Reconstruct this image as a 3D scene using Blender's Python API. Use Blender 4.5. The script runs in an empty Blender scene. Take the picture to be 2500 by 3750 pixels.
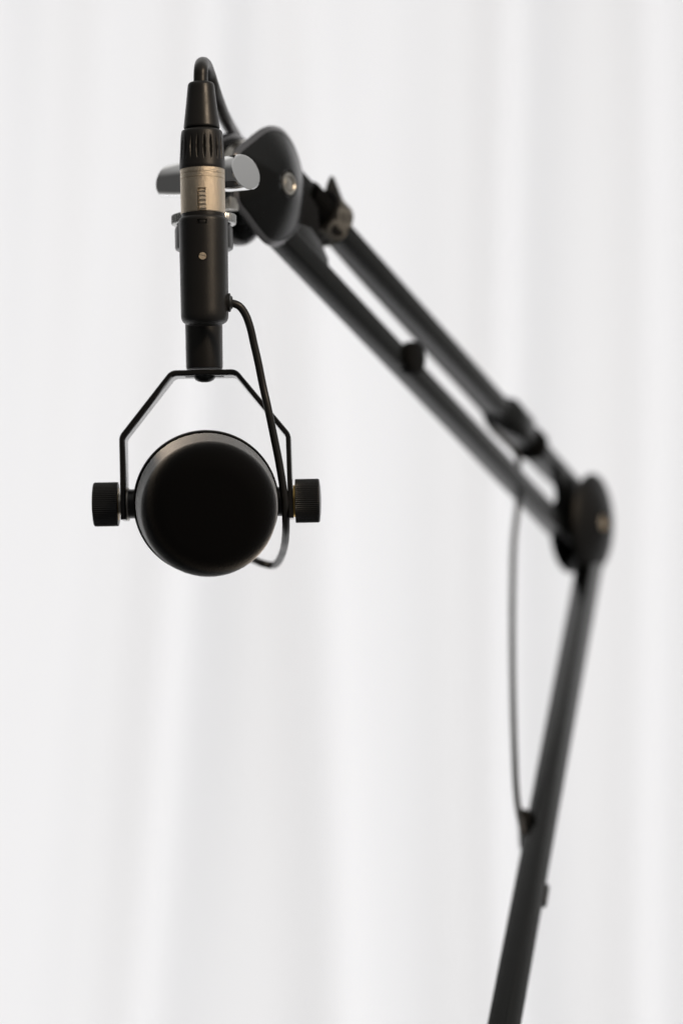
import bpy, bmesh, math, random
from mathutils import Vector, Matrix, noise
random.seed(7)
S = bpy.context.scene
COL = S.collection
PI = math.pi

# ------------------------------------------------------------------ camera
H = 1.30                      # camera height (m)
TH = math.radians(2.3)        # looks up a little
FPX = 85.0 / 24.0 * 2500      # focal length measured in photograph pixels
cd = bpy.data.cameras.new('camera'); cam = bpy.data.objects.new('camera', cd); COL.objects.link(cam)
cam.location = (0, 0, H); cam.rotation_euler = (PI/2 + TH, 0, 0)
cd.sensor_fit = 'VERTICAL'; cd.sensor_height = 36; cd.sensor_width = 24; cd.lens = 85
cd.clip_start = 0.02; cd.clip_end = 60
cd.dof.use_dof = True; cd.dof.focus_distance = 1.062; cd.dof.aperture_fstop = 3.5
S.camera = cam

# ------------------------------------------------------------------ room light (indoor: soft ambient, brighter from right and above)
w = bpy.data.worlds.new('World'); S.world = w; w.use_nodes = True
nt = w.node_tree; nt.nodes.clear()
out = nt.nodes.new('ShaderNodeOutputWorld'); bg = nt.nodes.new('ShaderNodeBackground')
tc = nt.nodes.new('ShaderNodeTexCoord'); sx = nt.nodes.new('ShaderNodeSeparateXYZ')
nt.links.new(tc.outputs['Generated'], sx.inputs[0])
def mr(a, b, c, d, src):
    m = nt.nodes.new('ShaderNodeMapRange'); m.inputs[1].default_value = a; m.inputs[2].default_value = b
    m.inputs[3].default_value = c; m.inputs[4].default_value = d; m.interpolation_type = 'SMOOTHSTEP'
    nt.links.new(src, m.inputs[0]); return m.outputs[0]
def mth(op, a, b):
    m = nt.nodes.new('ShaderNodeMath'); m.operation = op
    for i, v in enumerate((a, b)):
        if isinstance(v, (int, float)): m.inputs[i].default_value = v
        else: nt.links.new(v, m.inputs[i])
    return m.outputs[0]
side = mr(0.10, 0.98, 0.0, 0.17, sx.outputs[0])
top = mr(0.25, 0.95, 0.0, 0.30, sx.outputs[2])
back = mr(0.25, 0.75, 0.0, 0.55, sx.outputs[1])
tot = mth('ADD', mth('ADD', side, top), mth('ADD', back, 0.065))
nt.links.new(tot, bg.inputs['Strength']); bg.inputs['Color'].default_value = (1.0, 0.985, 0.96, 1)
nt.links.new(bg.outputs[0], out.inputs[0])

def area(name, loc, target, size, energy, color, sy=None):
    l = bpy.data.lights.new(name, 'AREA'); l.size = size; l.energy = energy; l.color = color
    if sy: l.shape = 'RECTANGLE'; l.size_y = sy
    o = bpy.data.objects.new(name, l); COL.objects.link(o); o.location = loc
    o.rotation_euler = (Vector(target) - Vector(loc)).to_track_quat('-Z', 'Y').to_euler(); return o
area('window_light', (0.15, 3.35, H-.35), (0.15, 0, H-.35), 5.0, 78, (0.95, 0.955, 0.99), 4.2)
area('ceiling_lamp', (1.25, -0.35, H + 1.05), (-0.05, 1.05, H + 0.1), 0.22, 18, (1.0, 0.79, 0.58))

S.view_settings.view_transform = 'Standard'; S.view_settings.look = 'None'
S.view_settings.exposure = 0; S.view_settings.gamma = 1
S.view_settings.use_curve_mapping = False
S.render.engine = 'CYCLES'; S.cycles.use_denoising = True
S.cycles.max_bounces = 8; S.cycles.sample_clamp_indirect = 6

# ------------------------------------------------------------------ helpers
def W(px, py, Y):             # a measured direction and a distance give a point in the room
    rx = (px - 1250) / FPX; ry = (1875 - py) / FPX
    d = Vector((rx, math.cos(TH) - ry * math.sin(TH), math.sin(TH) + ry * math.cos(TH)))
    d *= Y / d.y
    return d + Vector((0, 0, H))

def material(name, base, rough=.5, metal=0., bump=0., bscale=4000., spec=.5, coat=0., sheen=0., sheenr=.3, rvar=0., coatr=.2):
    m = bpy.data.materials.new(name); m.use_nodes = True; n = m.node_tree; b = n.nodes['Principled BSDF']
    b.inputs['Base Color'].default_value = (*base, 1); b.inputs['Roughness'].default_value = rough
    b.inputs['Metallic'].default_value = metal; b.inputs['Specular IOR Level'].default_value = spec
    b.inputs['Coat Weight'].default_value = coat; b.inputs['Coat Roughness'].default_value = coatr
    b.inputs['Sheen Weight'].default_value = sheen; b.inputs['Sheen Roughness'].default_value = sheenr
    t = n.nodes.new('ShaderNodeTexCoord')
    if bump:
        x = n.nodes.new('ShaderNodeTexNoise'); x.inputs['Scale'].default_value = bscale; x.inputs['Detail'].default_value = 2
        bp = n.nodes.new('ShaderNodeBump'); bp.inputs['Strength'].default_value = bump; bp.inputs['Distance'].default_value = .0002
        n.links.new(t.outputs['Object'], x.inputs[0]); n.links.new(x.outputs[0], bp.inputs['Height'])
        n.links.new(bp.outputs[0], b.inputs['Normal'])
    if rvar:
        x = n.nodes.new('ShaderNodeTexNoise'); x.inputs['Scale'].default_value = 140; x.inputs['Detail'].default_value = 5
        r = n.nodes.new('ShaderNodeMapRange'); r.inputs[1].default_value = .3; r.inputs[2].default_value = .7
        r.inputs[3].default_value = rough - rvar; r.inputs[4].default_value = rough + rvar
        n.links.new(t.outputs['Object'], x.inputs[0]); n.links.new(x.outputs[0], r.inputs[0]); n.links.new(r.outputs[0], b.inputs['Roughness'])
    return m

M = dict(
    powder=material('black_powder_coat', (.015, .014, .013), .38, bump=.35, bscale=2600, rvar=.04),
    plastic=material('black_plastic', (.016, .015, .014), .40, bump=.25, bscale=3000, rvar=.05),
    knob=material('black_anodised', (.011, .011, .011), .30),
    rubber=material('black_rubber', (.016, .015, .014), .38, bump=.15, bscale=1500, rvar=.05),
    arm=material('black_arm_paint', (.0075, .0085, .0085), .20, rvar=.04, bump=.15, bscale=1800),
    cover=material('black_satin_cover', (.0045, .005, .005), .24, bump=.10, bscale=2500, rvar=.04, spec=.3),
    grey_rubber=material('dark_grey_rubber', (.085, .09, .095), .45),
    cover_matt=material('matt_black_cover', (.006, .006, .006), .5, spec=.35),
    yoke=material('black_yoke_paint', (.014, .0135, .013), .15, bump=.05, bscale=2600, rvar=.02),
    rim=material('grey_metal_edge', (.22, .215, .22), .24, 1.0),
    foam=material('black_foam', (.0022, .0022, .0023), .85, spec=.12, sheen=1.0, sheenr=.30, bump=1.0, bscale=1100),
    dark=material('matt_black_recess', (.006, .006, .006), .8, spec=.2),
    chrome=material('chrome', (.92, .92, .92), .04, 1.0),
    nickel=material('satin_nickel', (.66, .57, .45), .36, 1.0, bump=.9, bscale=4000, rvar=.05),
    steel=material('satin_steel', (.52, .50, .46), .34, 1.0, rvar=.06),
    nut=material('knurled_steel', (.55, .55, .54), .27, 1.0),
    brass=material('brass', (.55, .37, .12), .3, 1.0),
    velcro=material('black_velcro', (.006, .006, .006), .95, spec=.1, sheen=.05, bump=1, bscale=700),
    webbing=material('black_webbing', (.016, .015, .014), .75, spec=.3, bump=.6, bscale=900),
    thread=material('grey_beige_thread', (.22, .215, .20), .8, spec=.2, bump=.6, bscale=1200),
)

def empty(name, loc, label, cat, group=None, rot=None):
    o = bpy.data.objects.new(name, None); COL.objects.link(o)
    o.matrix_world = Matrix.Translation(loc) @ (rot.to_4x4() if rot else Matrix())
    o['label'] = label; o['category'] = cat
    if group: o['group'] = group
    o.empty_display_size = .02
    return o
WM = {}
def mesh(name, bm, mat, parent=None, xf=None, sharp=32, smooth=True):
    """bm in room coordinates (after xf); the object origin sits with its thing"""
    if xf is not None: bmesh.ops.transform(bm, matrix=xf, verts=bm.verts)
    root = parent
    while root is not None and root.parent is not None: root = root.parent
    if root is not None:
        bmesh.ops.transform(bm, matrix=root.matrix_basis.inverted(), verts=bm.verts)
    bmesh.ops.recalc_face_normals(bm, faces=bm.faces)
    ca = math.radians(sharp)
    for f in bm.faces: f.smooth = smooth
    for e in bm.edges:
        if len(e.link_faces) == 2: e.smooth = e.calc_face_angle(0) < ca
    me = bpy.data.meshes.new(name); bm.to_mesh(me); bm.free()
    me.materials.append(mat)
    if name == 'joint_cover': me.materials.append(M['rim'] if parent.get('head') else mat)
    o = bpy.data.objects.new(name, me); COL.objects.link(o)
    if parent is not None: o.parent = parent
    return o

def lathe(prof, n=96, angles=None, rmod=None, bm=None, cap=True):
    """surface of revolution about local z; prof = [(r, z)]; rmod(theta, z, r) shapes knurls and pockets"""
    bm = bm or bmesh.new()
    A = angles or [2*PI*i/n for i in range(n)]
    rings = []
    for r, z in prof:
        ring = []
        for a in A:
            rr = rmod(a, z, r) if rmod else r
            ring.append(bm.verts.new((rr*math.cos(a), rr*math.sin(a), z)))
        rings.append(ring)
    for p, q in zip(rings, rings[1:]):
        for i in range(len(A)):
            j = (i+1) % len(A); bm.faces.new((p[i], p[j], q[j], q[i]))
    if cap:
        bm.faces.new(rings[0][::-1]); bm.faces.new(rings[-1])
    return bm

def frame(z, xhint=(0, 0, 1)):
    z = Vector(z).normalized(); x = Vector(xhint); x = (x - z*x.dot(z)).normalized(); y = z.cross(x)
    return Matrix((x, y, z)).transposed()
def at(loc, rot): return Matrix.Translation(loc) @ rot.to_4x4()

def spline(P, k=12):
    P = [Vector(p) for p in P]; o = []
    Q = [P[0]*2 - P[1]] + P + [P[-1]*2 - P[-2]]
    for i in range(1, len(Q)-2):
        a, b, c, d = Q[i-1:i+3]
        ta = (b-a).length**.5 + 1e-9; tb = (c-b).length**.5 + 1e-9; td = (d-c).length**.5 + 1e-9
        m1 = ((b-a)/ta - (c-a)/(ta+tb) + (c-b)/tb)*tb; m2 = ((c-b)/tb - (d-b)/(tb+td) + (d-c)/td)*tb
        for s in range(k):
            t = s/k; o.append(b*(2*t**3-3*t*t+1) + m1*(t**3-2*t*t+t) + c*(-2*t**3+3*t*t) + m2*(t**3-t*t))
    o.append(P[-1]); return o
def tube(P, r, n=20, bm=None):
    bm = bm or bmesh.new(); rings = []; u = None
    for i, p in enumerate(P):
        t = (P[min(i+1, len(P)-1)] - P[max(i-1, 0)]).normalized()
        if u is None: u = t.orthogonal().normalized()
        u = (u - t*u.dot(t)).normalized(); v = t.cross(u)
        rings.append([bm.verts.new(p + u*r*math.cos(2*PI*k/n) + v*r*math.sin(2*PI*k/n)) for k in range(n)])
    for a, b in zip(rings, rings[1:]):
        for k in range(n): bm.faces.new((a[k], a[(k+1) % n], b[(k+1) % n], b[k]))
    bm.faces.new(rings[0][::-1]); bm.faces.new(rings[-1]); return bm
def box(sx_, sy_, sz_, bev=0, seg=2, bm=None, loc=(0, 0, 0)):
    bm2 = bmesh.new(); bmesh.ops.create_cube(bm2, size=1)
    for v in bm2.verts: v.co = Vector((v.co.x*sx_, v.co.y*sy_, v.co.z*sz_))
    if bev: bmesh.ops.bevel(bm2, geom=bm2.edges, offset=bev, segments=seg, affect='EDGES', profile=.5)
    for v in bm2.verts: v.co += Vector(loc)
    if bm is None: return bm2
    me = bpy.data.meshes.new('t'); bm2.to_mesh(me); bm2.free(); bm.from_mesh(me); bpy.data.meshes.remove(me); return bm
def prism(pts, z0, z1, bev=0, seg=2):
    bm = bmesh.new()
    a = [bm.verts.new((x, y, z0)) for x, y in pts]; b = [bm.verts.new((x, y, z1)) for x, y in pts]
    n = len(pts); f0 = bm.faces.new(a[::-1]); f1 = bm.faces.new(b)
    for i in range(n): bm.faces.new((a[i], a[(i+1) % n], b[(i+1) % n], b[i]))
    if bev:
        es = list(set(list(f0.edges) + list(f1.edges)))
        bmesh.ops.bevel(bm, geom=es, offset=bev, segments=seg, affect='EDGES', profile=.5)
    return bm

# ------------------------------------------------------------------ curtain (the whole background)
CY = 2.72
def build_curtain():
    bm = bmesh.new(); nx, nz = 1100, 46
    x0, x1, z0, z1 = -2.3, 2.3, H-1.55, H+1.5
    rng = random.Random(4)
    # pleat axes: x position of each fold at the middle height, its depth, width and lean
    folds = [(-.315, .034, .060, .035), (-.198, .052, .055, .055), (-.02, .040, .050, -.006), (.06, .030, .06, .01),
             (.198, .060, .042, .000), (.355, .055, .044, -.01), (-.40, .03, .05, .0)]
    x = -.47
    while x > -2.4: folds.append((x, rng.uniform(.03, .055), rng.uniform(.05, .075), rng.uniform(-.03, .03))); x -= rng.uniform(.13, .2)
    x = .50
    while x < 2.4: folds.append((x, rng.uniform(.03, .055), rng.uniform(.05, .075), rng.uniform(-.03, .03))); x += rng.uniform(.13, .2)
    V = []
    for k in range(nz):
        z = z0 + (z1-z0)*k/(nz-1); row = []
        for i in range(nx):
            xx = x0 + (x1-x0)*i/(nx-1); d = 0
            for fx, a, wd, ln in folds:
                c = fx + ln*(z-H)*1.2 + .012*math.sin(z*2.3+fx*9)
                u = (xx-c)/wd
                if abs(u) < 3: d += a*math.exp(-u*u)*(1+.25*math.sin(z*1.7+fx*5))
            d += .004*math.sin(xx*31+z*.8) + .006*noise.noise(Vector((xx*6, z*.7, 3)))
            row.append(bm.verts.new((xx, CY + d, z)))
        V.append(row)
    for a, b in zip(V, V[1:]):
        for i in range(nx-1): bm.faces.new((a[i], a[i+1], b[i+1], b[i]))
    m = bpy.data.materials.new('sheer_white_cloth'); m.use_nodes = True; n = m.node_tree; n.nodes.clear()
    o = n.nodes.new('ShaderNodeOutputMaterial'); mx = n.nodes.new('ShaderNodeMixShader')
    df = n.nodes.new('ShaderNodeBsdfDiffuse'); tr = n.nodes.new('ShaderNodeBsdfTranslucent')
    t = n.nodes.new('ShaderNodeTexCoord'); wv = n.nodes.new('ShaderNodeTexNoise'); wv.inputs['Scale'].default_value = 900
    cr = n.nodes.new('ShaderNodeMapRange'); cr.inputs[3].default_value = .78; cr.inputs[4].default_value = .84
    cb = n.nodes.new('ShaderNodeCombineColor')
    n.links.new(t.outputs['Object'], wv.inputs[0]); n.links.new(wv.outputs[0], cr.inputs[0])
    for i in range(3): n.links.new(cr.outputs[0], cb.inputs[i])
    n.links.new(cb.outputs[0], df.inputs[0]); n.links.new(cb.outputs[0], tr.inputs[0])
    mx.inputs[0].default_value = .62
    n.links.new(df.outputs[0], mx.inputs[1]); n.links.new(tr.outputs[0], mx.inputs[2]); n.links.new(mx.outputs[0], o.inputs[0])
    ob = mesh('curtain', bm, m, sharp=80)
    ob['label'] = 'white translucent pleated curtain hanging behind the microphone, glowing with window light'; ob['category'] = 'curtain'
build_curtain()

# ================================================================== MICROPHONE
YM = 1.076
MR = Matrix.Rotation(math.radians(-1.05), 3, 'Y')
mic = empty('studio_microphone', W(757, 1840, YM), 'black studio microphone with round foam front in a bent yoke with two side knobs', 'microphone', rot=MR)
MX = mic.matrix_basis.copy(); MI = MX.inverted()
def L(px, py, Y): return MI @ W(px, py, Y)
def zprof(pts, Y, pxc=746):   # (half width, height) read at the silhouette -> (radius, local z)
    return [(h*Y/FPX, L(pxc, py, Y).z) for h, py in pts]
s0 = YM/FPX

# --- stem
sp = zprof([(52, 1352), (66, 1351), (67.5, 1346), (68.5, 1180), (68.5, 960), (68.5, 930)], YM)
mesh('stem', lathe(sp), M['powder'], mic, MX)
# --- connector housing in front of the stem
YH = 1.052; XH = .0018
hp = [(60, 1188), (70, 1186), (77, 1182), (82.5, 1176), (86, 1168), (87.5, 1158), (87.6, 1140), (88.5, 1000), (90, 830), (90, 812), (89.2, 806), (86.5, 801), (83, 798.5), (76, 798)]
hp = zprof(hp, YH)
HZ0 = L(746, 830, YH).z
# recess for the release button, front of the top rim
zb0, zb1 = L(746, 832, YH).z, L(746, 816, YH).z
pr = []
for r, z in hp: pr.append((r, z))
zs_extra = [zb0-.00002, zb0+.0002, zb1-.0002, zb1+.00002]
def insert(prof, zs):
    o = list(prof)
    for z in zs:
        for i in range(len(o)-1):
            a, b = o[i], o[i+1]
            if (a[1]-z)*(b[1]-z) < 0:
                t = (z-a[1])/(b[1]-a[1]); o.insert(i+1, (a[0]+(b[0]-a[0])*t, z)); break
    return o
pr = insert(pr, zs_extra)
def pocket_angles(n, th0, hw, e=.006):
    A = [2*PI*i/n for i in range(n)]
    th0 %= 2*PI
    A = [a for a in A if abs((a-th0+PI) % (2*PI)-PI) > hw+e*2 or abs((a-th0+PI) % (2*PI)-PI) < hw-e*2]
    A += [th0-hw-e, th0-hw+e, th0+hw-e, th0+hw+e]
    return sorted(a % (2*PI) for a in A)
def pocket(th0, hw, z0, z1, depth):
    def f(a, z, r):
        d = abs((a-th0+PI) % (2*PI)-PI)
        return r-depth if (d < hw and z0 < z < z1) else r
    return f
FR = -PI/2
mesh('connector_housing', lathe(pr, angles=pocket_angles(120, FR+.0, .2), rmod=pocket(FR, .2, zb0, zb1, .0011)), M['powder'], mic, MX @ Matrix.Translation((XH, YH-YM, 0)), sharp=40)
hr = 90*YH/FPX
housing = [o for o in COL.objects if o.name == 'connector_housing'][0]
mesh('release_button', box(.0026, .0009, (zb1-zb0)*.8, .0002), M['plastic'], housing, MX @ Matrix.Translation((XH+.0002, YH-YM-hr+.0008, (zb0+zb1)/2)))
# --- slotted screw on the housing
def slotted(r, th, slot=.0005, ang=-.35):
    bm = bmesh.new()
    for sgn in (1, -1):
        pts = []
        for i in range(25):
            a = -PI/2 + PI*i/24; x = r*math.cos(a); y = r*math.sin(a)
            x = max(x, slot*.5); pts.append((sgn*x, sgn*y))
        b2 = prism(pts, 0, th, th*.3)
        me = bpy.data.meshes.new('t'); b2.to_mesh(me); b2.free(); bm.from_mesh(me); bpy.data.meshes.remove(me)
    b2 = lathe([(r*1.0, -.001), (r*1.0, .00012)], 32)
    me = bpy.data.meshes.new('t'); b2.to_mesh(me); b2.free(); bm.from_mesh(me); bpy.data.meshes.remove(me)
    bmesh.ops.rotate(bm, verts=bm.verts, cent=(0, 0, 0), matrix=Matrix.Rotation(ang, 3, 'Z')); return bm
sl = L(748, 937, YH-hr); 
mesh('dark_ring', lathe([(.00195, -.0008), (.00195, .00004)], 32), M['dark'], housing, MX @ at((XH+.0001, YH-YM-hr*.985, sl.z), frame((0, -1, 0), (1, 0, 0))))
mesh('screw', slotted(.00160, .00035, .00036, 1.25), M['nickel'], housing, MX @ at((XH+.0001, YH-YM-hr*.985, sl.z), frame((0, -1, 0), (1, 0, 0))))
# --- link block between housing and stem (behind the housing)
bm = box(.010, .020, .022, .001, loc=(XH*.5, (YH-YM)/2, L(746, 1040, YH).z)); mesh('housing_bracket', bm, M['powder'], mic, MX)
# --- cable grommet and pigtail
gz = L(746, 1110, YH).z; gx = XH + 87.5*YH/FPX
mesh('grommet', lathe([(.0040, -.0015), (.0041, 0.0002), (.0041, .0008), (.0034, .0011), (.0030, .0012), (.0028, .0016), (.0024, .0019)], 48), M['rubber'], housing, MX @ at((gx, YH-YM, gz), frame((1, 0, 0))))
cp = [W(836, 1110, 1.052), W(852, 1111, 1.052), W(876, 1121, 1.0525), W(897, 1148, 1.0535), W(915, 1195, 1.0545), W(930, 1260, 1.056), W(945, 1325, 1.057), W(962, 1410, 1.058),
      W(980, 1490, 1.058), W(1003, 1600, 1.060), W(1021, 1690, 1.062), W(1035, 1775, 1.064), W(1044, 1850, 1.067), W(1047, 1920, 1.073), W(1045, 1970, 1.084),
      W(1039, 2008, 1.102), W(1028, 2040, 1.124), W(1014, 2062, 1.142), W(994, 2070, 1.153), W(965, 2064, 1.152), W(925, 2046, 1.146), W(880, 2020, 1.14)]


# --- yoke
def fillet(P, r, k=8):
    o = [Vector(P[0])]
    for a, b, c in zip(P, P[1:], P[2:]):
        a, b, c = Vector(a), Vector(b), Vector(c); u = (a-b).normalized(); v = (c-b).normalized()
        ang = u.angle(v); d = r/math.tan(ang/2)
        cen = b + (u+v).normalized()*(r/math.sin(ang/2)); p = b+u*d; q = b+v*d
        a0 = p-cen; a1 = q-cen; tot = a0.angle(a1)
        for i in range(k+1):
            t = i/k; o.append(cen + (a0*math.sin((1-t)*tot)+a1*math.sin(t*tot))/math.sin(tot))
    o.append(Vector(P[-1])); return o
def lp(px, py): v = L(px, py, YM-.009); return Vector((v.x, v.z))
YP = [lp(452, 1903), lp(446, 1600), lp(629, 1365), lp(862, 1361), lp(1055, 1592), lp(1065, 1897)]
path = fillet(YP, .0042, 8)
# extra samples along the top for the slot
top_i = [i for i, p in enumerate(path)]
def densify(path, n=10):
    o = []
    for a, b in zip(path, path[1:]):
        m = n if (b-a).length > .01 else 1
        for i in range(m): o.append(a + (b-a)*i/m)
    o.append(path[-1]); return o
path = densify(path, 14)
th = .0011; wy = .0098; sy_ = .0022
slx0, slx1 = lp(679, 1380).x, lp(819, 1380).x
ys = [-wy, -wy+.0006, -sy_, sy_, wy-.0006, wy]
bm = bmesh.new(); N = len(path); nor = []
for i in range(N):
    t = (path[min(i+1, N-1)]-path[max(i-1, 0)]).normalized(); nor.append(Vector((-t.y, t.x)))
g = {}
for i in range(N):
    for j, y in enumerate(ys):
        hh = th - (.0004 if j in (0, 5) else 0)
        yy = y
        for s in (0, 1):
            p = path[i] + nor[i]*(hh if s == 0 else -hh); g[i, j, s] = bm.verts.new((p.x, yy, p.y))
topz = max(p.y for p in path)
def solid(i, j):
    if i < 0 or i >= N-1 or j < 0 or j >= 5: return False
    mx = (path[i].x+path[i+1].x)/2
    return not (j == 2 and slx0 < mx < slx1 and path[i].y > topz-.003)
for i in range(N-1):
    for j in range(5):
        if not solid(i, j): continue
        bm.faces.new((g[i, j, 0], g[i+1, j, 0], g[i+1, j+1, 0], g[i, j+1, 0]))
        bm.faces.new((g[i, j, 1], g[i, j+1, 1], g[i+1, j+1, 1], g[i+1, j, 1]))
        if not solid(i-1, j): bm.faces.new((g[i, j, 0], g[i, j+1, 0], g[i, j+1, 1], g[i, j, 1]))
        if not solid(i+1, j): bm.faces.new((g[i+1, j, 0], g[i+1, j, 1], g[i+1, j+1, 1], g[i+1, j+1, 0]))
        if not solid(i, j-1): bm.faces.new((g[i, j, 0], g[i, j, 1], g[i+1, j, 1], g[i+1, j, 0]))
        if not solid(i, j+1): bm.faces.new((g[i, j+1, 0], g[i+1, j+1, 0], g[i+1, j+1, 1], g[i, j+1, 1]))
yoke = mesh('yoke', bm, M['yoke'], mic, MX, sharp=50)
yz = path[N//2].y - th
mesh('yoke_screw', lathe([(.0048, 0), (.0047, -.0006), (.0040, -.0016), (.0028, -.0022), (.0018, -.0024), (.0018, -.0012)], 48), M['knob'], yoke, MX @ Matrix.Translation((0, 0, yz)))

# --- side knobs, washers, bosses
def knurl(n, d, z0, z1):
    def f(a, z, r):
        return r - d*(.5-.5*math.cos(a*n)) if z0 < z < z1 else r
    return f
def knob(sign, pxin, pxout, pyc, r):
    xin = L(pxin, pyc, YM-.0).x; xout = L(pxout, pyc, YM).x; ln = abs(xout-xin); zc = L((pxin+pxout)/2, pyc, YM).z
    X = MX @ at((xin, 0, zc), frame((sign, 0, 0)))
    k = mesh('knob', lathe([(r*.96, 0), (r*.992, .0001), (r, .0004), (r, ln-.0008), (r*.985, ln-.0003), (r*.96, ln), (r*.9, ln+.0001), (r*.6, ln+.0005), (r*.2, ln+.0007)],
                    64*8, rmod=knurl(64, .00040, .0002, ln-.0004)), M['knob'], mic, X, sharp=50)
    return X, zc
Xl, zl = knob(-1, 435, 345, 1847, 81*s0)
Xr, zr = knob(1, 1081, 1170, 1834, 80.5*s0)
def disc(name, pxa, pxb, zc, r, mat, sign, b=.0001):
    xa, xb = L(pxa, 1840, YM).x, L(pxb, 1840, YM).x; xa, xb = min(xa, xb), max(xa, xb)
    return mesh(name, lathe([(r-b, 0), (r, b), (r, xb-xa-b), (r-b, xb-xa)], 64), mat, mic, MX @ at((xa, 0, zc), frame((1, 0, 0))))
disc('brass_washer', 431, 436, zl, 60*s0, M['brass'], -1)
disc('brass_washer', 459, 467, zl, 59*s0, M['brass'], -1)
disc('steel_washer', 467, 473, zl, 61*s0, M['steel'], -1)
disc('pivot_boss', 473, 505, zl, 54*s0, M['knob'], -1)
disc('pivot_pin', 436, 459, zl, 40*s0, M['steel'], -1)
disc('brass_washer', 1074, 1082, zr, 59*s0, M['brass'], 1)
disc('pivot_boss', 1008, 1046, zr, 54*s0, M['knob'], 1)
disc('pivot_pin', 1045, 1075, zr, 40*s0, M['steel'], 1)

# --- body, rim and foam windscreen along the microphone's own axis (points at the viewer, a little down and right)
pit, yaw = math.radians(8.4), math.radians(5.8)
ax = Vector((math.sin(yaw)*math.cos(pit), -math.cos(yaw)*math.cos(pit), -math.sin(pit)))
BC = W(756, 1842, 1.070)
BX = at(BC, frame(ax, (0, 0, 1)))
R0 = 267*1.07/FPX
cp = cp[:-2] + [W(915, 2040, 1.160), W(868, 1985, 1.170), BC - ax*.100 + Vector((.006, 0, -.006)), BC - ax*.092, BC - ax*.079]
mesh('pigtail_cable', tube(spline(cp), .00172), M['rubber'], mic)
body = [(R0*.45, -.082), (R0*.62, -.081), (R0*.70, -.076), (R0*.74, -.068), (R0*.78, -.055), (R0*.76, -.0545), (R0*.76, -.0515), (R0*.80, -.051), (R0*.88, -.02), (R0*.95, -.006), (R0*.985, -.005), (R0*.995, -.0035)]
mesh('body', lathe(body, 128), M['powder'], mic, BX)
mesh('front_rim', lathe([(R0*.90, -.0035), (R0*.99, -.0034), (R0, -.0028), (R0, -.0004), (R0*.993, .0002), (R0*.985, .0004), (R0*.980, .0002), (R0*.972, -.0006), (R0*.9, -.0008)], 160), M['plastic'], mic, BX)
fo = []
Rf = R0*.975; Ln = .0375; rr = .0130
fo.append((Rf*.90, .0000)); fo.append((Rf*.97, .0003)); fo.append((Rf*.99, .0012))
for i in range(1, 13):
    t = i/12; fo.append((Rf*(.997-.055*t**1.3), .0012 + (Ln-rr-.0012)*t))
r1 = fo[-1][0]
for i in range(1, 17):
    a = PI/2*i/16; fo.append((r1-rr+rr*math.cos(a), Ln-rr+rr*math.sin(a)*.9))
for i in range(1, 12): fo.append(((r1-rr)*(1-i/12.0), Ln-rr*.1 + .0006*(1-(1-i/12)**2)))
def fuzz(a, z, r):
    n_ = noise.noise(Vector((math.cos(a)*40, math.sin(a)*40, z*900))) + .8*noise.noise(Vector((math.cos(a)*120, math.sin(a)*120, z*2400)))
    e = math.exp(-z/.003)
    return r*(1 + .0022*n_*(1+2.2*e))
bmf = lathe(fo, 360, rmod=fuzz)
foam = mesh('foam_windscreen', bmf, M['foam'], mic, BX, sharp=80)

# velvety pile of the foam: extra sheen lobe over the black foam
n_ = M['foam'].node_tree; o_ = [k for k in n_.nodes if k.type == 'OUTPUT_MATERIAL'][0]; pb = n_.nodes['Principled BSDF']
sh = n_.nodes.new('ShaderNodeBsdfSheen'); sh.distribution = 'ASHIKHMIN'; sh.inputs['Color'].default_value = (.50, .505, .51, 1); sh.inputs['Roughness'].default_value = .28
ad = n_.nodes.new('ShaderNodeAddShader'); n_.links.new(pb.outputs[0], ad.inputs[0]); n_.links.new(sh.outputs[0], ad.inputs[1]); n_.links.new(ad.outputs[0], o_.inputs[0])
n_.links.new([k for k in n_.nodes if k.type == 'BUMP'][0].outputs[0], sh.inputs['Normal'])

# ================================================================== XLR CABLE (plug, cable run, loose loop)
YX = 1.052
XO = XH
xlr = empty('cable_with_connector', MX @ Vector((XO, YX-YM, L(746, 783, YX).z)), 'black cable with silver connector plugged into the microphone, running along the boom arm', 'cable', rot=MR)
XX = MX @ Matrix.Translation((XO, YX-YM, 0))
def zp(pts): return zprof(pts, YX)
mesh('connector_lip', lathe(zp([(74, 806), (79.5, 800), (80, 792), (80, 786), (77, 783)]), 96), M['plastic'], xlr, XX)
shp = [(76, 785), (80.3, 784.6), (81.6, 783), (81.8, 780), (82, 720), (82, 662), (81.9, 660.2), (80.4, 659.6), (80.4, 658.4), (81.9, 657.8), (82, 655), (82, 645), (81.9, 642.4), (80.4, 641.8), (80.4, 640.6), (81.9, 640), (82, 637), (82, 620), (80, 617)]
shp = zp(shp)
zA, zB = L(746, 784.2, YX).z, L(746, 701, YX).z
shp = insert(shp, [zB-.00008, zB+.00008])
hw = math.asin(14.5/82)
mesh('connector_shell', lathe(shp, angles=pocket_angles(140, FR, hw), rmod=pocket(FR, hw, zA-.001, zB, .0010), cap=True), M['nickel'], xlr, XX, sharp=40)
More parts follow.
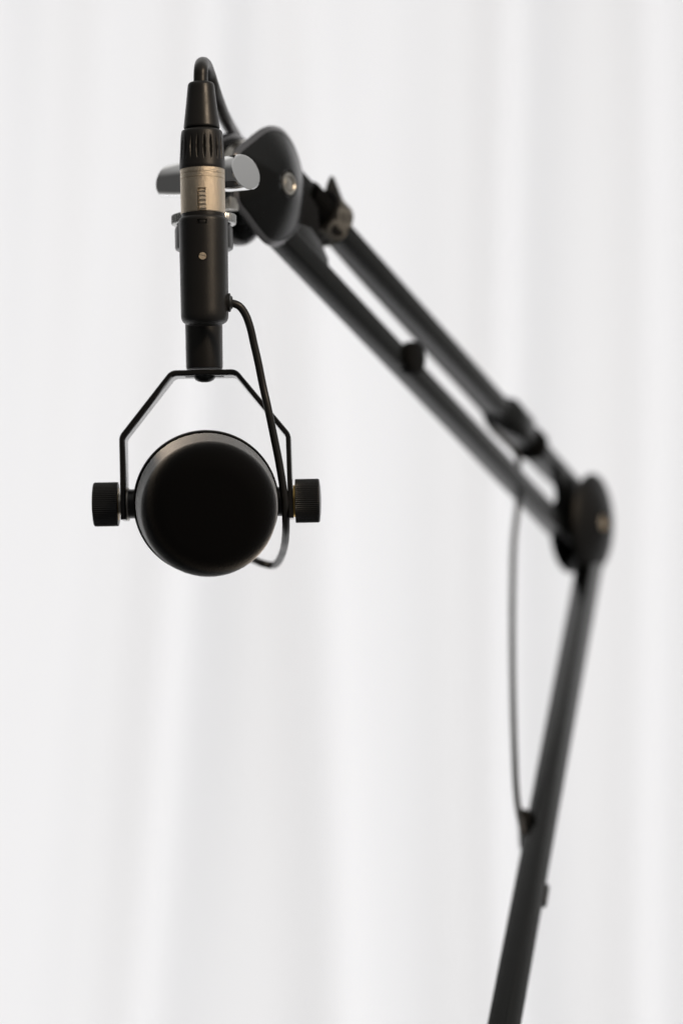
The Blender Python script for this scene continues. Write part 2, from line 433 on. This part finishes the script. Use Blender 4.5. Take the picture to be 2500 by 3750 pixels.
# ribbed latch inside the window
bm = bmesh.new(); rows = 60; wl = 11.0*s0; rs = 82*YX/FPX
zl0, zl1 = zA+.0004, zB-.0009
vv = []
for i in range(rows+1):
    t = i/rows; z = zl0+(zl1-zl0)*t; dph = .00033*(.5-.5*math.cos(2*PI*t*4.6))
    vv.append([bm.verts.new((x, -rs+.0009+ (0 if back_ else -.00062-dph), z)) for x, back_ in ((-wl, 1), (-wl, 0), (wl, 0), (wl, 1))])
for a, b in zip(vv, vv[1:]):
    for k in range(3): bm.faces.new((a[k], a[k+1], b[k+1], b[k]))
bm.faces.new(vv[0]); bm.faces.new(vv[-1][::-1])
shell = [o for o in COL.objects if o.name == 'connector_shell'][0]
mesh('latch', bm, M['nickel'], shell, XX @ Matrix.Translation((.0004, 0, 0)), sharp=60)
# fluted collar
cpz = [(70, 622), (83.2, 622.5), (84.6, 619), (84.4, 610)]
for i in range(25): py = 605-105*i/24; cpz.append((76.8+(84.3-76.8)*(py-480)/(610-480), py))
cpz += [(76.4, 489), (75.4, 484), (72.5, 480), (66, 478)]
cpz = zp(cpz); cz0, cz1 = L(746, 592, YX).z, L(746, 503, YX).z
def flute(a, z, r):
    t = (z-cz0)/(cz1-cz0)
    if t <= 0 or t >= 1: return r
    d = abs(((a*20/(2*PI)) % 1)-.5)*2          # 0 at the groove line
    wdt = .42*math.sin(PI*t)**.6
    return r - .00085*max(0, 1-d/max(wdt, .01))*math.sin(PI*t)**.5
mesh('connector_collar', lathe(cpz, 20*14, rmod=flute), M['plastic'], xlr, XX, sharp=50)
mesh('connector_neck', lathe(zp([(60, 482), (60, 466)]), 64), M['dark'], xlr, XX)
mesh('strain_relief_boot', lathe(zp([(58, 470.5), (65.5, 470), (66.8, 467), (66.4, 463), (58.8, 400), (50.4, 325), (49.4, 315), (47.6, 308.5), (44, 304.5), (38, 302.5), (29, 302)]), 96), M['rubber'], xlr, XX)

# ================================================================== BOOM ARM
AZ = math.radians(34)
dh = Vector((math.sin(AZ), math.cos(AZ), 0)); nv = Vector((math.cos(AZ), -math.sin(AZ), 0))
def ray_plane(px, py, P0, n):
    o = Vector((0, 0, H)); d = W(px, py, 1.0)-o
    return o + d*((P0-o).dot(n)/d.dot(n))
arm = empty('boom_arm', W(1830, 3840, 1.155), 'black folding boom arm with two parallel bars, round joint covers and square lower pole', 'boom arm')

def bar(name, A, B, edge_n, side_px, under_px, ref, mat, xn, bev=.0012, parent=arm):
    """box bar whose lower right-front edge runs A->B; h, t solved from the widths seen at ref"""
    a = (B-A).normalized(); m = a.cross(edge_n).normalized()
    if m.z > 0: m = -m                      # underside normal
    nn = m.cross(a).normalized()
    if nn.dot(edge_n) < 0: nn = -nn
    return a, m, nn
# lower bar and upper bar
HC = W(988, 682, 1.135)           # near cover centre at the head
def bars():
    res = []
    specs = [('lower_bar', W(1057, 897, 1.145), W(1889, 1771, 1.328), (1500, 80, 78)),
             ('upper_bar', W(1244, 853, 1.190), W(1774, 1438, 1.306), (1500, 78, 78))]
    for name, A, B, (xr, sp_, up_) in specs:
        a = (B-A).normalized(); m = a.cross(nv).normalized()
        if m.z > 0: m = -m
        n = m.cross(a).normalized()
        if n.dot(nv) < 0: n = -n
        def proj(P):
            q = P-Vector((0, 0, H)); c = q.y*math.cos(TH)+q.z*math.sin(TH); u = -q.y*math.sin(TH)+q.z*math.cos(TH)
            return Vector((1250+FPX*q.x/c, 1875-FPX*u/c))
        # point on the edge near xr
        t = 0.0
        for _ in range(40):
            P = A + a*t; e = xr-proj(P).x; t += e/5200
        P = A + a*t; p0 = proj(P); q = proj(P+a*.01); k = (q.y-p0.y)/(q.x-p0.x)
        def ext(v):
            r = proj(P+v*.01)-p0; return abs(r.y-k*r.x)/.01
        h = sp_/ext(m); t_ = up_/ext(n)
        print(name, 'h', h, 't', t_, 'az', math.degrees(math.atan2(a.x, a.y)), 'HC off', (HC-A).dot(n))
        res.append((name, A, B, a, m, n, h, t_))
    return res
BARS = bars()
BR = {}
for (name, A, B, a, m, n, h, t), (e0, e1) in zip(BARS, ((-.028, .074), (-.072, .130))):
    P0 = A + a*e0; P1 = B + a*e1; ln = (P1-P0).length
    cen = (P0+P1)/2 - m*h/2 - n*t/2
    R = Matrix((a, n, -m)).transposed()
    b = box(ln, t, h, .0011, 3)
    mesh(name, b, M['arm'], arm, at(cen, R))
    BR[name] = dict(A=A, a=a, m=m, n=n, h=h, t=t, B=B, R=R, P0=P0, ln=ln)
def proj(P):
    q = P-Vector((0, 0, H)); c = q.y*math.cos(TH)+q.z*math.sin(TH); u = -q.y*math.sin(TH)+q.z*math.cos(TH)
    return Vector((1250+FPX*q.x/c, 1875-FPX*u/c))
def along(b, px):            # parameter on the bar's edge line seen at px
    t = 0
    for _ in range(60): t += (px-proj(b['A']+b['a']*t).x)/5200
    return t

# round joint covers
def cover_bm(outline, dome, rim=.0019, recess=.0060, rd=.0022, lip=.905):
    """outline: closed list of (u, v) around the apex; plate lies at w=0, dome rises to w=dome"""
    bm = bmesh.new(); rings = []
    def ring(s, wz): rings.append([bm.verts.new((u*s, v*s, wz)) for u, v in outline])
    ring(.90, -.0016); ring(.985, -.0004); ring(1.0, .0000); ring(1.0, .0003); ring(.992, .0007); ring(lip+.012, rim); ring(lip+.006, rim+.0001); ring(lip+.002, rim-.0002); ring(lip, rim-.0001)
    for i in range(1, 19):
        s = lip*(1-i/19.0); q = 1-(s/lip)**1.65
        if s*.027 < recess+.0012: break
        ring(s, rim + dome*q)
    last = rings[-1]; wz = last[0].co.z
    # blend to a circular recess for the bolt
    n = len(outline)
    def circ(r, z): rings.append([bm.verts.new((r*math.cos(math.atan2(v, u)), r*math.sin(math.atan2(v, u)), z)) for u, v in outline])
    circ(recess+.0006, wz+.0004); circ(recess, wz+.0001); circ(recess-.0003, wz-.0006); circ(recess-.0005, wz-rd)
    for k, (p, q) in enumerate(zip(rings, rings[1:])):
        for i in range(n):
            j = (i+1) % n; f = bm.faces.new((p[i], p[j], q[j], q[i])); f.material_index = 1 if k < 6 else 0
    bm.faces.new(rings[0][::-1]); bm.faces.new(rings[-1]); return bm, wz
def smooth_closed(P, k=6):
    n = len(P); o = []
    for i in range(n):
        a, b, c, d = (Vector(P[(i+q) % n]) for q in (-1, 0, 1, 2))
        for s in range(k):
            t = s/k; o.append(tuple(.5*((2*b)+(c-a)*t+(2*a-5*b+4*c-d)*t*t+(3*b-a-3*c+d)*t**3)))
    return o
UP = Vector((0, 0, 1))
CF = Matrix((dh, UP, nv)).transposed()       # cover frame: u away from the viewer, v up, w = right-front normal
def bolt_bm(r=.0046):
    return lathe([(r, -.002), (r, .0006), (r*.93, .0013), (r*.8, .0014), (r*.7, .0010), (r*.66, .0004), (r*.5, .0009), (r*.2, .0013)], 48)
hol = [(846, 650), (848, 590), (856, 552), (885, 525), (915, 501), (940, 481), (965, 466), (992, 460), (1025, 468), (1054, 497), (1080, 545), (1100, 610), (1110, 680), (1111, 750), (1098, 818), (1070, 868),
       (1036, 897), (1000, 904), (966, 890), (925, 843), (888, 792), (856, 750), (848, 705)]
HB = HC
ho = []
for x, y in hol:
    q = ray_plane(x, y, HB, nv)-HB; ho.append((q.dot(dh), q.dot(UP)))
off = -.001
# apex of the head cover sits under the bolt
apx = ray_plane(996, 680, HB, nv)
ho2 = [(u-(apx-HB).dot(dh), v-(apx-HB).dot(UP)) for u, v in ho]
arm['head'] = 1
bm, wz = cover_bm(smooth_closed(ho2, 5), .0090)
c1 = mesh('joint_cover', bm, M['cover'], arm, at(apx, CF), sharp=35)
mesh('bolt', bolt_bm(.0056), M['steel'], c1, at(apx + nv*(wz-.0009) + dh*.0003, CF))
circ = [(.0268*math.cos(2*PI*i/72), .0268*math.sin(2*PI*i/72)) for i in range(72)]
CFb = Matrix((dh, -UP, -nv)).transposed()
far = HB - nv*.0185 - dh*.002
bm, wz2 = cover_bm(circ, .0075)
mesh('joint_cover', bm, M['cover'], arm, at(far, CFb), sharp=35)
# elbow
del arm['head']
lbn = BR['lower_bar']; EC = ray_plane(2168, 1915, lbn['A'] + nv*.0015, nv); print('EC', EC)
EG = lbn['t'] + .0030
circ = [(u*.92, v*1.07) for u, v in circ]
bm, wz = cover_bm(circ, .0070)
c2 = mesh('joint_cover', bm, M['cover_matt'], arm, at(EC, CF), sharp=35)
mesh('bolt', bolt_bm(), M['nickel'], c2, at(EC + nv*(wz-.0021), CF))
bm, _ = cover_bm([(u*.92, v*.90) for u, v in circ], .005)
efar = EC - nv*EG - UP*.0030
mesh('joint_cover', bm, M['cover'], arm, at(efar, CFb), sharp=35)
mesh('joint_hub', lathe([(.0135, 0), (.0135, EG)], 64), M['arm'], arm, at(EC - nv*EG, CF))

# head bracket: bent steel strap between the covers, tab, hub
def band_arc(cen, r, wd, th_, a0, a1, rot, n=40):
    bm = bmesh.new(); rings = []
    for i in range(n+1):
        a = a0+(a1-a0)*i/n; c, s = math.cos(a), math.sin(a)
        rings.append([bm.verts.new(((r+e)*c, (r+e)*s, w_)) for e, w_ in ((0, -wd/2), (0, wd/2), (th_, wd/2), (th_, -wd/2))])
    for p, q in zip(rings, rings[1:]):
        for k in range(4): bm.faces.new((p[k], p[(k+1) % 4], q[(k+1) % 4], q[k]))
    bm.faces.new(rings[0][::-1]); bm.faces.new(rings[-1])
    bmesh.ops.transform(bm, matrix=at(cen, rot), verts=bm.verts); return bm
hubc = HB - nv*.0085
mesh('head_bracket', band_arc(hubc, .0215, .0095, .0016, math.radians(75), math.radians(215), CF), M['steel'], arm)
mesh('head_hub', lathe([(.017, 0), (.017, .0168)], 64), M['arm'], arm, at(HB - nv*.017, CF))
b = box(.0075, .006, .0085, .0008); mesh('bracket_tab', b, M['steel'], arm, at(W(832, 748, 1.112), CF))
b = box(.011, .012, .018, .001); mesh('swivel_block', b, M['steel'], arm, at(W(757, 705, 1.094), Matrix.Rotation(-.3, 3, 'Z')))
# washer-like ring below the wing screw
mesh('swivel_collar', lathe([(.0060, -.004), (.0070, -.0035), (.0070, .0005), (.0060, .001)], 48), M['arm'], arm, at(W(797, 680, 1.098), frame((.3, -1, -.1))))

# thread adapter and knurled nut round the top of the stem
def zpm(pts): return zprof(pts, YM+.002)
AX = MX @ Matrix.Translation((.0006, .002, 0))
mesh('thread_adapter', lathe(zpm([(70, 917), (101, 916.5), (105, 914), (106.5, 910), (107, 900), (107, 842), (104, 833), (96, 826), (84, 820), (80, 812), (80, 790), (60, 770)]), 96), M['knob'], arm, AX)
mesh('knurled_nut', lathe(zpm([(95, 826), (116, 823), (119, 820), (119.5, 816), (119.5, 794), (118, 790), (112, 788), (60, 787)]), 60*8,
     rmod=lambda a, z, r: r-.0003*(.5-.5*math.cos(a*60)) if r > .0139 else r), M['nut'], arm, AX, sharp=60)

# chrome wing screw (T handle behind the connector)
def wing():
    c = W(757, 648, 1.090); axw = Vector((.74, -.67, -.03)).normalized()
    R = frame(axw, (0, 0, 1)); rr_ = .0081
    prof = []
    bm = bmesh.new(); n = 96; rings = []
    stations = []
    for i in range(7): stations.append((-.0250+.0002*i*i/6., rr_*(.93+.07*math.sin(PI/2*i/6))))
    stations += [(-.0105, rr_), (-.0082, rr_*.90), (-.0065, rr_*.78), (-.003, rr_*.72), (.004, rr_*.72), (.0072, rr_*.78), (.0095, rr_*.90), (.0125, rr_*.99), (.016, rr_)]
    stations += [(.0243, rr_*1.0), (.0248, rr_*.985), (.0250, rr_*.955), (.02502, rr_*.90)]
    # the end facet is cut on the slant
    for z, r in stations:
        ring = []
        for k in range(n):
            a = 2*PI*k/n; x, y = r*math.cos(a), r*math.sin(a)
            sh = max(0, (z-.016)/.009); shl = max(0, (-z-.012)/.013)
            zz = z + sh*(-.28*x - .10*y) + shl*(.30*x)
            ring.append(bm.verts.new((x, y, zz)))
        rings.append(ring)
    for p, q in zip(rings, rings[1:]):
        for k in range(n): bm.faces.new((p[k], p[(k+1) % n], q[(k+1) % n], q[k]))
    bm.faces.new(rings[0][::-1]); bm.faces.new(rings[-1])
    mesh('wing_screw', bm, M['chrome'], arm, at(c, R), sharp=30)
wing()

# link plate filling the fork between the two bars at the head
lb, ub = BR['lower_bar'], BR['upper_bar']
def plate(name, pts, P0, th_, mat, bev=.0005):
    q = []
    for x, y in pts:
        v = ray_plane(x, y, P0, lb['n'])-P0; q.append((v.dot(lb['a']), v.dot(-lb['m'])))
    R = Matrix((lb['a'], -lb['m'], lb['a'].cross(-lb['m']))).transposed()
    return mesh(name, prism(q, -th_, 0, bev), mat, arm, at(P0, R))
plate('fork_plate', [(1080, 810), (1140, 835), (1179, 892), (1204, 950), (1204, 990), (1110, 895), (1020, 810)], lb['A'] - lb['n']*.0009, .008, M['arm'])
plate('fork_web', [(1010, 560), (1090, 640), (1165, 760), (1176, 880), (1130, 880), (1020, 800), (985, 770)], lb['A'] - lb['n']*.0022, .006, M['dark'])
# dark round spacer between the bars
sc_ = ray_plane(1518, 1311, lb['A'] + lb['n']*.0015, lb['n'])
mesh('spacer', lathe([(.0070, -.006), (.0080, -.0052), (.0086, -.004), (.0088, .0000), (.0080, .0016), (.0055, .0024)], 48), M['dark'], arm, at(sc_, CF))
# short cross piece near the elbow
plate('elbow_link', [(2040, 1692), (2068, 1722), (2140, 1782), (2150, 1900), (2140, 2000), (2110, 1960), (2072, 1900), (2070, 1850), (2062, 1790)], lb['A'] - lb['n']*.0008, .006, M['arm'])

# lower pole
PT = ray_plane(2168, 2010, EC - nv*EG*.5, nv); PB = W(1817, 3900, 1.128)
pa = (PB-PT).normalized()
e1 = Vector((1, 0, 0)); e1 = (e1-pa*e1.dot(pa)).normalized(); e2 = pa.cross(e1).normalized()
if e2.y > 0: e2 = -e2            # e2 towards the viewer
phi = math.radians(-35)
f1 = e1*math.cos(phi) + e2*math.sin(phi)*-1; f2 = pa.cross(f1).normalized()
PR = Matrix((f1, f2, pa)).transposed()
b = box(.0123, .0113, (PB-PT).length, .0013, 3); mesh('lower_pole', b, M['arm'], arm, at((PT+PB)/2, PR))
def pole_at(py):
    t = 0.
    for _ in range(60): t += (py-proj(PT+pa*t).y)/6500
    return PT+pa*t
pc = pole_at(3872)
b = box(.0175, .0185, .019, .0015, 2); mesh('pole_collar', b, M['arm'], arm, at(pc, PR))
pk = pole_at(3285)
b = box(.0048, .006, .0120, .0012, 2); mesh('pole_stop', b, M['plastic'], arm, at(pk + Vector((.0082, .006, 0)), Matrix((e1, e2, pa)).transposed()))

# ================================================================== cable run
def barpt(b, px, fn, fm):    # point beside a bar: fn along its side normal, fm along its underside normal (metres)
    t = along(b, px); return b['A'] + b['a']*t + b['n']*fn + b['m']*fm
cx0 = -ub['t'] - .0035; cm = -ub['h']*.55
P = [W(735, 330, YX), W(735, 285, YX), W(736, 258, 1.0525), W(738, 241, 1.0565), W(743, 234, 1.064), W(752, 241, 1.073), W(764, 272, 1.081), W(779, 318, 1.087), W(797, 372, 1.098),
     W(820, 428, 1.120), W(850, 482, 1.150), W(885, 535, 1.172), W(950, 590, 1.186), barpt(ub, 1130, cx0, cm), barpt(ub, 1240, cx0+.001, cm), barpt(ub, 1400, cx0, cm), barpt(ub, 1650, cx0, cm),
     barpt(ub, 1800, cx0, cm), barpt(ub, 1960, cx0, cm), barpt(ub, 2080, cx0+.002, cm)]
mesh('cable_run', tube(spline(P, 10), .00315, 20), M['rubber'], xlr)
# thin loose cable that crosses the bars at the elbow strap and hangs down to the lower pole
P = [barpt(ub, 1840, cx0, cm), barpt(ub, 1868, cx0+.002, .002), W(1893, 1668, 1.345), W(1897, 1730, 1.350), W(1898, 1800, 1.350), W(1892, 1870, 1.346), W(1880, 1973, 1.342), W(1875, 2139, 1.330), W(1874, 2388, 1.308), W(1882, 2750, 1.268),
     W(1891, 2920, 1.249), W(1909, 3030, 1.238)]
for py, dx in ((3150, -.001), (3350, .001), (3600, .001), (3850, 0)):
    q = pole_at(py); P.append(q + Vector((dx, .0135, 0)))
loose = mesh('loose_cable', tube(spline(P, 10), .00170, 16), M['grey_rubber'])
loose['label'] = 'thin dark cable hanging free between the elbow joint and the lower pole'; loose['category'] = 'cable'

# ================================================================== cable straps
def loop_pts(a_, b_, cx_, cy_, n=72, p=3.0):
    o = []
    for i in range(n):
        t = 2*PI*i/n; c, s = math.cos(t), math.sin(t)
        o.append((cx_ + a_*math.copysign(abs(c)**(2/p), c), cy_ + b_*math.copysign(abs(s)**(2/p), s)))
    return o
def band(loop, wd, th_, bm=None):
    bm = bm or bmesh.new(); n = len(loop); rings = []
    cx_ = sum(p[0] for p in loop)/n; cy_ = sum(p[1] for p in loop)/n
    for i, (x, y) in enumerate(loop):
        xa, ya = loop[i-1]; xb, yb = loop[(i+1) % n]; t = Vector((xb-xa, yb-ya)).normalized(); nn = Vector((t.y, -t.x))
        if nn.dot(Vector((x-cx_, y-cy_))) < 0: nn = -nn
        rings.append([bm.verts.new((x+nn.x*e, y+nn.y*e, w_)) for e, w_ in ((0, -wd/2), (th_*.8, -wd/2), (th_, -wd/2+.0006), (th_, wd/2-.0006), (th_*.8, wd/2), (0, wd/2))])
    for i in range(n):
        p, q = rings[i], rings[(i+1) % n]
        for k in range(6): bm.faces.new((p[k], p[(k+1) % 6], q[(k+1) % 6], q[k]))
    return bm
def strap_frame(b, px):      # x = side normal (right-front), y = underside-up, z = along the bar; centred on the bar
    t = along(b, px); c = b['A'] + b['a']*t - b['m']*b['h']/2 - b['n']*b['t']/2
    return at(c, Matrix((b['n'], -b['m'], b['n'].cross(-b['m']))).transposed())
hb, tb = ub['h'], ub['t']
SF = strap_frame(ub, 1213)
s1 = empty('cable_strap', SF.translation, 'black woven strap with grey letters round the upper bar, near the microphone', 'cable strap', 'cable straps on the boom arm')
# arc-length helper on the lettered loop
LA, LB, LCX, LCY = tb/2+.0075, hb/2+.0060, -.0042, .0010
lp_ = loop_pts(LA, LB, LCX, LCY, 144, 2.6)
zdir = 1 if SF.to_3x3().col[2].dot(ub['a']) > 0 else -1
bm = band(lp_, .0150, .0011)
bmesh.ops.translate(bm, verts=bm.verts, vec=(0, 0, zdir*.0030))
sb = mesh('woven_band', bm, M['webbing'], s1, SF)
lin = loop_pts(LA-.0012, hb/2+.0022, LCX, -.0006, 144, 2.6)
random.seed(3)
bm = band(lin, .0200, .0010)
for v in bm.verts:
    v.co += Vector((random.uniform(-1, 1), random.uniform(-1, 1), random.uniform(-1, 1)))*.00035
bmesh.ops.translate(bm, verts=bm.verts, vec=(0, 0, zdir*-.0100))
mesh('velcro_lining', bm, M['velcro'], s1, SF)
# tail that stands up above the bar
bm = prism([(0, 0), (.0170, 0), (.0168, .0065), (.0160, .0105), (.0138, .0108), (.001, .0045), (0, .003)], 0, .0012, .0003)
tl = Matrix.Translation((LCX+.0035, LCY+LB+.0000, 0)) @ Matrix.Rotation(math.radians(0), 4, 'Z')
TLm = SF @ tl @ at((0, -.001, zdir*.0120), Matrix(((0, 0, 1), (0, 1, 0), (-zdir, 0, 0))))
mesh('strap_tail', bm, M['webbing'], s1, TLm)
# woven letters, drawn as ribbons lying on the band
def loop_at(s, off_):
    n = len(lp_); s = s % n; i = int(s); f = s-i
    a, b_ = Vector(lp_[i]), Vector(lp_[(i+1) % n]); p = a.lerp(b_, f); t = (Vector(lp_[(i+2) % n])-Vector(lp_[i-1])).normalized()
    nn = Vector((t.y, -t.x)); 
    if nn.dot(p-Vector((LCX, LCY))) < 0: nn = -nn
    return p + nn*off_
cum = [0]
for i in range(len(lp_)): cum.append(cum[-1]+(Vector(lp_[(i+1) % len(lp_)])-Vector(lp_[i])).length)
def idx_of(sarc):
    sarc %= cum[-1]
    for i in range(len(lp_)):
        if cum[i+1] >= sarc: return i+(sarc-cum[i])/(cum[i+1]-cum[i])
def arcpoly(cx_, cy_, rx_, ry_, a0, a1, n=22): return [(cx_+rx_*math.cos(a0+(a1-a0)*i/n), cy_+ry_*math.sin(a0+(a1-a0)*i/n)) for i in range(n+1)]
GL = {'R': [[(0, 0), (0, 1)], [(0, 1), (.35, 1)] + arcpoly(.35, .74, .3, .26, PI/2, -PI/2) + [(0, .48)], [(.3, .48), (.68, 0)]],
      'Ø': [arcpoly(.4, .5, .4, .5, 0, 2*PI, 36), [(.08, .0), (.72, 1.0)]],
      'D': [[(0, 0), (0, 1)], [(0, 1), (.25, 1)] + arcpoly(.25, .5, .45, .5, PI/2, -PI/2) + [(0, 0)]],
      'E': [[(.6, 0), (0, 0), (0, 1), (.6, 1)], [(0, .52), (.5, .52)]]}
KX = .78
def letters(text, s_start, hgt, gap, stroke, sgn, zc):
    bm = bmesh.new(); s = s_start
    for ch in text:
        wd = {'R': .68, 'Ø': .8, 'D': .7, 'E': .6}[ch]*hgt*KX
        for poly in GL[ch]:
            pts = [Vector((p[0]*KX, p[1]))*hgt for p in poly]; q = []
            for a, b_ in zip(pts, pts[1:]):
                k = max(1, int((b_-a).length/.0004))
                for i in range(k): q.append(a.lerp(b_, i/k))
            q.append(pts[-1]); prev = None
            for i, p in enumerate(q):
                t = (q[min(i+1, len(q)-1)]-q[max(i-1, 0)]).normalized(); nn = Vector((-t.y, t.x))*stroke/2
                row = []
                for e in (nn, -nn):
                    for off_ in (.0009, .00135):
                        pp = p+e; lpnt = loop_at(idx_of(s+sgn*pp.x), off_)
                        row.append(bm.verts.new((lpnt.x, lpnt.y, zc+sgn_z*(pp.y-hgt/2))))
                row = [row[0], row[1], row[3], row[2]]
                if prev:
                    for k in range(4): bm.faces.new((prev[k], prev[(k+1) % 4], row[(k+1) % 4], row[k]))
                else: bm.faces.new(row)
                prev = row
            bm.faces.new(prev[::-1])
        s += sgn*(wd+gap)
    return bm
sgn_z = zdir            # letter tops point along the bar, away from the microphone: upside down to the viewer
# arc position: start on the upper right-front corner and run down round the side to the underside
n_l = len(lp_); start = cum[int(n_l*.145)]
bm = letters('RØDE', start, .0108, .0016, .0020, -1, zdir*.0033)
mesh('woven_letters', bm, M['thread'], sb, SF)

# strap near the elbow
SF2 = strap_frame(ub, 1905)
s2 = empty('cable_strap', SF2.translation, 'black strap bulging over the upper bar close to the elbow joint', 'cable strap', 'cable straps on the boom arm')
l2 = loop_pts(tb/2+.0012, hb/2+.0026, -.0008, .0024, 72, 3.2)
bm = band(l2, .021, .0013); band(loop_pts(tb/2+.0012, hb/2+.0014, -.001, .0010, 72, 3.4), .034, .0008, bm)
bmesh.ops.translate(bm, verts=bm.verts, vec=(0, 0, 0)); mesh('band', bm, M['arm'], s2, SF2)
bm = band(loop_pts(tb/2+.0022, hb/2+.0022, -.001, .0006, 72, 3.0), .010, .0012)
mesh('buckle', bm, M['velcro'], s2, SF2 @ Matrix.Translation((0, 0, zdir*.022)))
# clip that ties the loose cable to the left of the pole
pq = pole_at(3035)
o_ = Vector((0, 0, H)); q = []
for x, y in ((1898, 2972), (1915, 2966), (1940, 2970), (1930, 3060), (1915, 3115), (1905, 3110)):
    v = W(x, y, pq.y) - pq; q.append((v.x, v.z))
bm = prism(q, -.010, .001, .0008); 
pc_ = mesh('cable_clip', bm, M['webbing'], None, at(pq, Matrix(((1, 0, 0), (0, 0, -1), (0, 1, 0)))))
pc_['label'] = 'small black tie holding the loose thin cable against the left of the lower pole'; pc_['category'] = 'cable clip'
